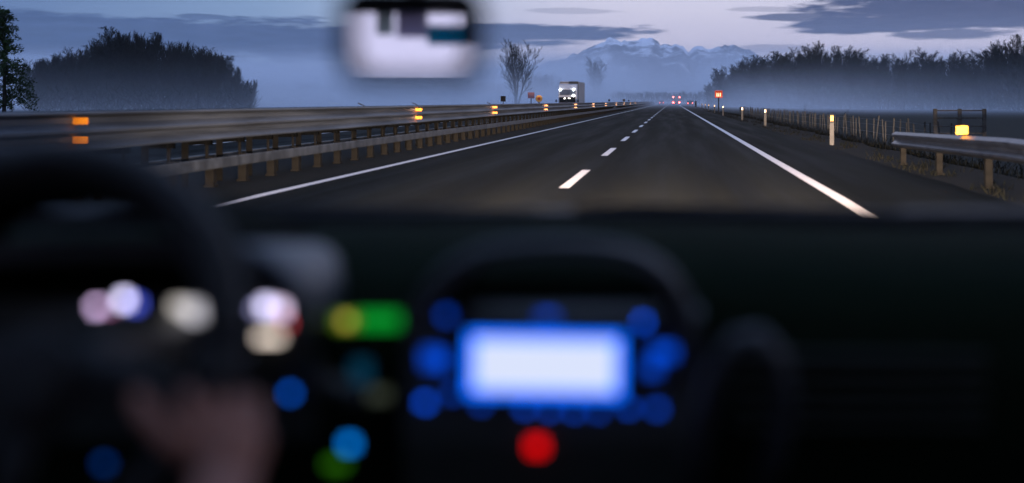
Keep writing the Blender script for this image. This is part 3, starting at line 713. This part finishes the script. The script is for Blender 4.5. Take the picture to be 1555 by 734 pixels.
hood('console_hood', arc([(622, 470), (650, 430), (690, 392), (750, 368), (850, 360), (950, 370), (1010, 400), (1045, 445), (1062, 500), (1064, 580)], 1.50), 1.47, 1.66, .017, M['hoodp'], con, -.02)
hood('instrument_hood', arc([(-290, 540), (-280, 450), (-230, 400), (-100, 370), (100, 358), (280, 358), (370, 366), (432, 392), (470, 435), (480, 495)], 1.50), 1.46, 1.80, .02, M['hoodp'], dash, -.036)  # lighter copy of the hood; its right shoulder stands in for the highlight
hood('instrument_hood_dark', arc([(-330, 560), (-320, 380), (-250, 300), (-120, 272), (40, 268), (150, 282), (240, 312), (300, 345), (345, 392)], 1.40), 1.40, 1.80, .02, mat('black hood skin', (.0030, .0042, .0034), .9, scale=60, spec=.01, bump=.2), dash, -.045)  # second, black copy of the hood added to keep its left side dark
part(MB().box((P(-290, 0, 1.54).x, 1.545, .80), (P(470, 0, 1.54).x, 1.59, .975)), 'instrument_panel', M['piano'])
ipan = car.children[-1] if False else [o for o in car.children if o.name.startswith('instrument_panel')][0]
def glow_rect(name, px_, py_, w_, h_, c_, s_, Y, parent, th=.004):
    p = P(px_, py_, Y); a = w_ / F * Y / 2; b_ = h_ / F * Y / 2
    return MB().box((p.x - a, Y, p.z - b_), (p.x + a, Y + th, p.z + b_)).build(name, lamp('lit ' + name, c_, s_), parent)
YB = 1.528
BL = (.0, .10, 1.0)
# display: white lit area, overexposed blue edge built as a glowing border, bezel
part(MB().box((P(690, 0, YB).x, YB + .006, P(0, 615, YB).z), (P(965, 0, YB).x, YB + .02, P(0, 495, YB).z)), 'display_bezel', M['black'], con)
mx_ = Matrix.Rotation(math.radians(1.2), 4, 'Y')
def scr(name, x0, y0, x1, y1, Y, c_, s_):
    c0 = P((x0 + x1) / 2, (y0 + y1) / 2, Y); hw = (x1 - x0) / 2 / F * Y; hh = (y1 - y0) / 2 / F * Y
    ob = MB().box((-hw, 0, -hh), (hw, .003, hh)).build(name, lamp('lit ' + name, c_, s_), con); ob.location = c0; ob.rotation_euler = (0, math.radians(1.0), 0); return ob
scr('display_halo', 710, 508, 945, 602, YB, (.0, .14, 1.0), 2.3)  # glowing border stands in for the blue overexposure rim
scr('display_screen', 722, 519, 933, 592, YB - .004, (.72, .79, 1.0), .98)
for (x, y_, w_, h_, s_) in [(677, 480, 12, 12, 1.6), (655, 545, 26, 26, 1.2), (668, 548, 18, 22, 1.6), (831, 482, 26, 10, 1.3), (976, 490, 10, 10, 5.2), (1008, 536, 34, 18, 1.5), (990, 560, 22, 18, 1.3),
                            (645, 612, 12, 10, 4.2), (687, 598, 12, 10, 1.9), (730, 614, 11, 9, 2.0), (797, 620, 11, 9, 3.0), (835, 623, 11, 9, 2.7), (872, 625, 11, 9, 2.7), (908, 625, 11, 9, 2.2), (955, 620, 12, 9, 2.8), (998, 622, 14, 10, 2.2)]:
    glow_rect('button', x, y_, w_, h_, BL, s_ * .62, YB, con)
glow_rect('hazard_button', 815, 679, 22, 18, (1, .0, .0), 1.7, YB, con)
# instrument lights
YI = 1.535
for (x, y_, w_, h_, c_, s_) in [(125, 487, 6, 6, (.35, .45, 1), 6), (146, 468, 14, 14, (.85, .6, 1), 7), (166, 474, 10, 14, (1, .3, .7), 2.5), (187, 456, 14, 16, (.72, .68, 1), 9), (205, 462, 14, 14, (.1, .15, 1), 3.5), (226, 482, 12, 12, (.6, .5, .95), 3.5),
                                (188, 492, 40, 5, (1, .25, .3), 1.6), (192, 508, 20, 5, (1, .8, .6), 1.8), (272, 470, 22, 24, (1, .92, .85), 1.7), (298, 474, 42, 28, (.93, .9, 1), 2.0), (348, 516, 9, 12, (.7, .62, .95), 5), (345, 556, 4, 4, (.8, .8, 1), 6),
                                (386, 470, 5, 8, (.5, .5, 1), 4), (404, 466, 18, 18, (.72, .68, 1), 6.5), (426, 470, 16, 18, (.85, .68, .95), 5), (438, 490, 12, 12, (1, .08, .1), 3.5), (408, 513, 36, 10, (1, .84, .72), 4)]:
    glow_rect('gauge_light', x, y_, w_, h_, c_, s_ * .55, YI, ipan)
# lit switches left of the console, on the dash face
for (x, y_, w_, h_, c_, s_, Y) in [(575, 487, 62, 22, (.0, .9, .06), .36, 1.56), (524, 488, 34, 22, (.3, .62, .02), .30, 1.56), (525, 488, 12, 12, (.9, .7, .1), 1.1, 1.555), (440, 598, 10, 10, (0, .12, .8), 2.8, 1.50), (530, 675, 16, 14, (0, .22, .85), 2.6, 1.50), (548, 565, 26, 34, (0, .12, .25), .28, 1.56),
                                   (575, 600, 30, 16, (.25, .3, .2), .18, 1.56), (510, 706, 30, 12, (.05, .3, .0), .6, 1.50), (157, 705, 14, 10, (0, .1, .6), .7, 1.45)]:
    o = glow_rect('switch_light', x, y_, w_, h_, c_, s_, Y, dash)
# column stalk carrying the small lit switches, air vent
part(MB().tube([P(470, 560, 1.62), P(500, 585, 1.5), P(545, 600, 1.47)], [.014, .012, .016], 10), 'column_stalk', M['piano'], dash, smooth=True)
for k in range(5): part(MB().box((P(1110, 0, 1.56).x, 1.56, .90 - k * .022), (P(1500, 0, 1.56).x, 1.60, .905 - k * .022)), 'vent_slat', M['piano'], dash)
# grab handle arch right of the console
part(MB().tube([P(1052, 760, 1.50), P(1062, 660, 1.47), P(1085, 570, 1.44), P(1118, 520, 1.43), P(1150, 512, 1.43), P(1180, 545, 1.44), P(1192, 600, 1.45), P(1180, 680, 1.47), P(1150, 760, 1.50)], .014, 12), 'grab_handle', M['hoodp'], con, smooth=True)
# steering wheel
SW = P(42, 525, 1.22); RT = Matrix.Translation(SW) @ Matrix.Rotation(math.radians(-20), 4, 'X')
RW = .196
stw = part(MB().tube([RT @ Vector((RW * math.cos(a), 0, RW * math.sin(a))) for a in [2 * PI * k / 64 for k in range(65)]], .0235, 14), 'steering_wheel', M['leather'], smooth=True)
hb = MB().tube([RT @ Vector((0, .07, -.03)), RT @ Vector((0, .02, -.035)), RT @ Vector((0, -.005, -.035)), RT @ Vector((0, -.01, -.035))], [.04, .055, .05, .03], 24); part(hb, 'hub', M['leather'], stw, smooth=True)
for a in (-.30, PI + .30, -PI / 2):
    e = Vector((math.cos(a) * RW, 0, math.sin(a) * RW)); s0_ = Vector((math.cos(a) * .05, .02, math.sin(a) * .05))
    part(MB().tube([RT @ s0_, RT @ ((s0_ + e) / 2), RT @ e], [.026, .018, .014], 10), 'spoke', M['leather'], stw, smooth=True)
part(MB().tube([RT @ Vector((0, .06, 0)), Vector((SW.x, 1.75, SW.z - .10))], [.045, .05], 16), 'steering_column', M['piano'])
glow_rect('switch_light', 238, 579, 12, 12, (0, .10, 1), 2.6, 1.235, stw); glow_rect('switch_light', 262, 588, 11, 14, (.0, .14, 1), 3.2, 1.235, stw); glow_rect('switch_light', 284, 597, 9, 10, (.45, .35, .9), 1.3, 1.235, stw)
# rear-view mirror
MC = P(626, 52, 1.16); hw, hh = .0690, .0490
to_cam = (Vector((0, 0, H)) - MC).normalized(); refl = Vector((.03, -1, .035)).normalized(); nrm = (to_cam + refl).normalized()
zx = Vector((0, 0, 1)); rx_ = zx.cross(nrm).normalized() * -1; uz = rx_.cross(nrm).normalized(); uz = uz if uz.z > 0 else -uz
def mp(u, v, d): return MC + rx_ * u + uz * v + nrm * d
def rrect(w_, h_, r_, n=6):
    o = []
    for (cx, cy, a0) in ((w_-r_, h_-r_, 0), (-w_+r_, h_-r_, PI/2), (-w_+r_, -h_+r_, PI), (w_-r_, -h_+r_, 1.5*PI)):
        for k in range(n + 1): a = a0 + PI / 2 * k / n; o.append((cx + r_ * math.cos(a), cy + r_ * math.sin(a)))
    return o
rr = rrect(hw, hh, .026)
b = MB(); b.sweep(rr, [(lambda u, v, d=d, s_=s_: mp(u * s_, v * s_, d)) for d, s_ in ((-.035, .7), (-.02, .98), (.003, 1.0), (.006, .96), (.006, .82), (0, .81))], True)
mir = part(b, 'rear_view_mirror', M['black'], smooth=False)
mm_ = bpy.data.materials.new('mirror silver'); mm_.use_nodes = True; t = NT(mm_.node_tree); pb_ = t.n['Principled BSDF']; pb_.inputs['Metallic'].default_value = 1; pb_.inputs['Base Color'].default_value = (.9, .9, .92, 1)
g_ = t.new('ShaderNodeTexCoord').outputs['Object']; t.put(pb_.inputs['Roughness'], t.ramp(t.noise(g_, 30), .3, .8, .01, .03))
gm_ = MB(); q = rrect(hw * .735, hh * .75, .020); gm_.v = [tuple(mp(u, v, .0045)) for u, v in q]; gm_.f = [tuple(range(len(q)))]; part(gm_, 'mirror_glass', mm_, mir)
part(MB().tube([mp(0, .03, -.02), mp(0, .10, -.05), (MC.x + .0, MC.y + .03, MC.z + .17)], .009, 8), 'mirror_stem', M['black'], mir)
# rear window: frame, added patches that shape the mirror reflection; seats
rh = MB(); rh.box((CX-1.04, -1.64, 1.36), (CX-.62, -1.60, 1.475)); rh.box((CX-1.04, -1.64, 1.12), (CX-.66, -1.60, 1.36)); rh.box((CX+.66, -1.64, 1.12), (CX+1.04, -1.60, 1.475))
part(rh, 'rear_window_frame', M['carpaint'])
def quad(x0, x1, z0, z1, y): b = MB(); b.add([(x0, y, z0), (x1, y, z0), (x1, y, z1), (x0, y, z1)], [(0, 1, 2, 3)]); return b
for nm, x0, x1, z0, z1, m_ in (('mirror_patch_pale', -.275, -.222, 1.385, 1.455, translucent('grey green curtain', (.62, .74, .70))),
                               ('mirror_patch_film', -.212, -.118, 1.378, 1.455, M['film']), ('mirror_patch_teal', -.118, -.005, 1.356, 1.418, M['teal']), ('mirror_patch_teal', -.005, .10, 1.36, 1.455, mat('dark mirror patch', (.01, .02, .025)))):
    part(quad(x0, x1, z0, z1, -1.57), nm, m_)  # invented thin sheets, only there to give the mirror its tone patches
seat0 = None
def seat(x, y, name='seat', hs=1):
    r = MB(); r.sweep(rrect(.25, .07, .06, 4), [(lambda u, v, q=q: (x + u * (1 - .1 * abs(q - .5)), y + q * .5, .42 + v)) for q in (0, .3, .7, 1)], True)
    o = part(r, name, M['seat'], smooth=True)
    b2 = MB().sweep(rrect(.24, .06, .05, 4), [(lambda u, v, q=q: (x + u * (1 - .25 * q), y - .02 - q * .16 + v, .48 + q * .56 * hs)) for q in (0, .3, .7, 1)], True); part(b2, 'backrest', M['seat'], o, smooth=True)
    b3 = MB().sweep(rrect(.12, .045, .04, 4), [(lambda u, v, q=q: (x + u * (1 - .1 * q), y - .22 + v, 1.08 - .56 * (1 - hs) + q * .17)) for q in (0, .3, .7, 1)], True); part(b3, 'headrest', M['seat'], o, smooth=True)
seat(-.64, .36, 'driver_seat'); seat(.52, .40, 'passenger_seat', .78)
bs = MB().sweep(rrect(.07, .05, .03, 3), [(lambda u, v, x=x: (x, -1.05 + u * 3.4, .42 + v)) for x in (CX-.7, CX, CX+.7)], True).box((CX-.7, -1.42, .45), (CX+.7, -1.28, 1.02)); part(bs, 'rear_bench', M['seat'])
# our headlights
for x in (CX - .62, CX + .62):
    h_ = part(MB().tube([(x, 3.28, .66), (x, 3.34, .66), (x, 3.36, .66)], [.09, .09, .06], 20), 'headlight', lamp('our headlamp', (1, .86, .68), 3))
    for (nm, en, size, bl, tilt, yaw, colr) in (('low_beam', 56000, 68, 1.0, -6.0, 0, (1, .78, .62)), ('road_beam', 150000, 34, 1.0, -6.5, 0, (1, .72, .50)), ('far_beam', 50000, 17, 1.0, -.9, .0, (1, .78, .58))):
        ld_ = bpy.data.lights.new(nm, 'SPOT'); ld_.energy = en; ld_.spot_size = math.radians(size); ld_.spot_blend = bl; ld_.color = colr; ld_.shadow_soft_size = .05
        lo = bpy.data.objects.new(nm, ld_); col.objects.link(lo); lo.parent = h_; lo.location = (x, 3.42, .66); lo.rotation_euler = (math.radians(90 + tilt), 0, math.radians(yaw))

# ================================================================== THE DRIVER
def skin(verts, edges, radii, sub=2, root=0):
    me = bpy.data.meshes.new('skin_tmp'); me.from_pydata([tuple(v) for v in verts], edges, []); ob = bpy.data.objects.new('skin_tmp', me); col.objects.link(ob)
    md = ob.modifiers.new('skin', 'SKIN'); md.use_smooth_shade = True; md.branch_smoothing = .4
    for i, r in enumerate(radii):
        sv = me.skin_vertices[0].data[i]; sv.radius = r if hasattr(r, '__len__') else (r, r); sv.use_root = (i == root)
    s_ = ob.modifiers.new('sub', 'SUBSURF'); s_.levels = sub; s_.render_levels = sub
    dg = bpy.context.evaluated_depsgraph_get(); ev_ = ob.evaluated_get(dg); m2 = bpy.data.meshes.new_from_object(ev_)
    vs = [tuple(v.co) for v in m2.vertices]; fs = [tuple(p.vertices) for p in m2.polygons]
    bpy.data.objects.remove(ob); bpy.data.meshes.remove(m2); return vs, fs
def hand_chains(W, fwd, up, thumb_side):
    """fingers curled round a rim: W wrist, fwd palm direction, up = direction out of the back of the hand"""
    fwd = fwd.normalized(); up = (up - fwd * up.dot(fwd)).normalized(); sd_ = fwd.cross(up).normalized() * thumb_side; out = []
    for k, (off, L) in enumerate(((.030, .072), (.010, .080), (-.010, .075), (-.029, .060))):
        b0 = W + fwd * .045 + sd_ * off * .7; kn = W + fwd * (.090 - abs(off - .01) * .25) + sd_ * off + up * .006
        p1 = kn + fwd * L * .38 - up * L * .18; p2 = p1 + fwd * L * .04 - up * L * .36; p3 = p2 - fwd * L * .26 - up * L * .10
        out.append(([b0, kn, p1, p2, p3], [.012, .0105, .0092, .0085, .0072]))
    b0 = W + fwd * .03 + sd_ * .02; t1 = W + fwd * .055 + sd_ * .048 - up * .006; t2 = t1 + fwd * .034 + sd_ * .022 - up * .004; t3 = t2 + fwd * .028 + sd_ * .006 - up * .008
    out.append(([b0, t1, t2, t3], [.015, .0125, .0105, .0085])); return out
HR = RT @ Vector((RW * math.cos(-.26), -.0, RW * math.sin(-.26))) + Vector((.012, 0, .0))      # where the right hand holds the rim
HLp = RT @ Vector((-RW * .98, 0, .02))
pel = Vector((-.64, .50, .52)); chest = Vector((-.64, .33, .92)); neck = Vector((-.64, .36, 1.06)); head = Vector((-.64, .40, 1.20)); crown_ = Vector((-.64, .39, 1.28))
shR = Vector((-.46, .36, .99)); shL = Vector((-.82, .36, .99)); elR = Vector((-.375, .84, .755)); elL = Vector((-.90, .72, .80))
wR = HR + Vector((.030, -.075, -.060)); wL = HLp + Vector((-.04, -.09, -.03))
palmR = wR.lerp(HR, .55) + Vector((.012, 0, .012)); palmL = wL.lerp(HLp, .55)
V = [pel, Vector((-.64, .40, .70)), chest, neck, head, crown_, shR, elR, elR.lerp(wR, .5), wR, palmR, shL, elL, elL.lerp(wL, .5), wL, palmL, Vector((-.54, .62, .50)), Vector((-.50, .98, .56)), Vector((-.50, 1.30, .34)), Vector((-.74, .62, .50)), Vector((-.78, .98, .56)), Vector((-.78, 1.30, .34))]
E = [(0,1),(1,2),(2,3),(3,4),(4,5),(2,6),(6,7),(7,8),(8,9),(9,10),(2,11),(11,12),(12,13),(13,14),(14,15),(0,16),(16,17),(17,18),(0,19),(19,20),(20,21)]
RR = [(.15,.11),(.13,.10),(.15,.10),.055,(.075,.09),(.06,.07),.062,.046,.042,(.028,.024),(.040,.022),.062,.046,.042,(.028,.024),(.040,.022),.085,.062,.05,.085,.062,.05]
body = MB(); body.add(*skin(V, E, RR))
for (w_, hp, ts) in ((wR, HR, -1), (wL, HLp, 1)):
    fwd = (hp - w_).normalized()
    for pts, rs in hand_chains(w_, fwd, Vector((.35 if ts < 0 else -.35, -.35, .85)), ts):
        body.add(*skin(pts, [(i, i + 1) for i in range(len(pts) - 1)], rs, 1))
nose = MB()
person = body.build('person', M['skin'], smooth=True)
tag(person, 'driver with one bare hand gripping the lower right of the steering wheel', 'person')
def cloth(idx, edges, grow_, name, m, ends=None):
    V2 = [V[i].copy() for i in idx]
    if ends:
        for a, (b_, f) in ends.items(): V2[idx.index(a)] = V[b_].lerp(V[a], f)
    rr_ = [tuple(x + grow_ for x in RR[i]) if hasattr(RR[i], '__len__') else RR[i] + grow_ for i in idx]
    mbx = MB(); mbx.add(*skin(V2, [(idx.index(a), idx.index(b_)) for a, b_ in edges], rr_)); return mbx.build(name, m, person, smooth=True)
cloth([0,1,2,6,7,11,12], [(0,1),(1,2),(2,6),(6,7),(2,11),(11,12)], .014, 'jumper', M['shirt'])
cloth([0,16,17,18,19,20,21], [(0,16),(16,17),(17,18),(0,19),(19,20),(20,21)], .012, 'trousers', mat('dark trousers', (.02, .022, .03), .95))
hm_ = MB(); hm_.add(*skin([head + Vector((0, -.035, .0)), crown_ + Vector((0, -.01, .035)), crown_ + Vector((0, .04, .045))], [(0, 1), (1, 2)], [.088, .082, .05])); hm_.build('hair', M['hair'], person, smooth=True)
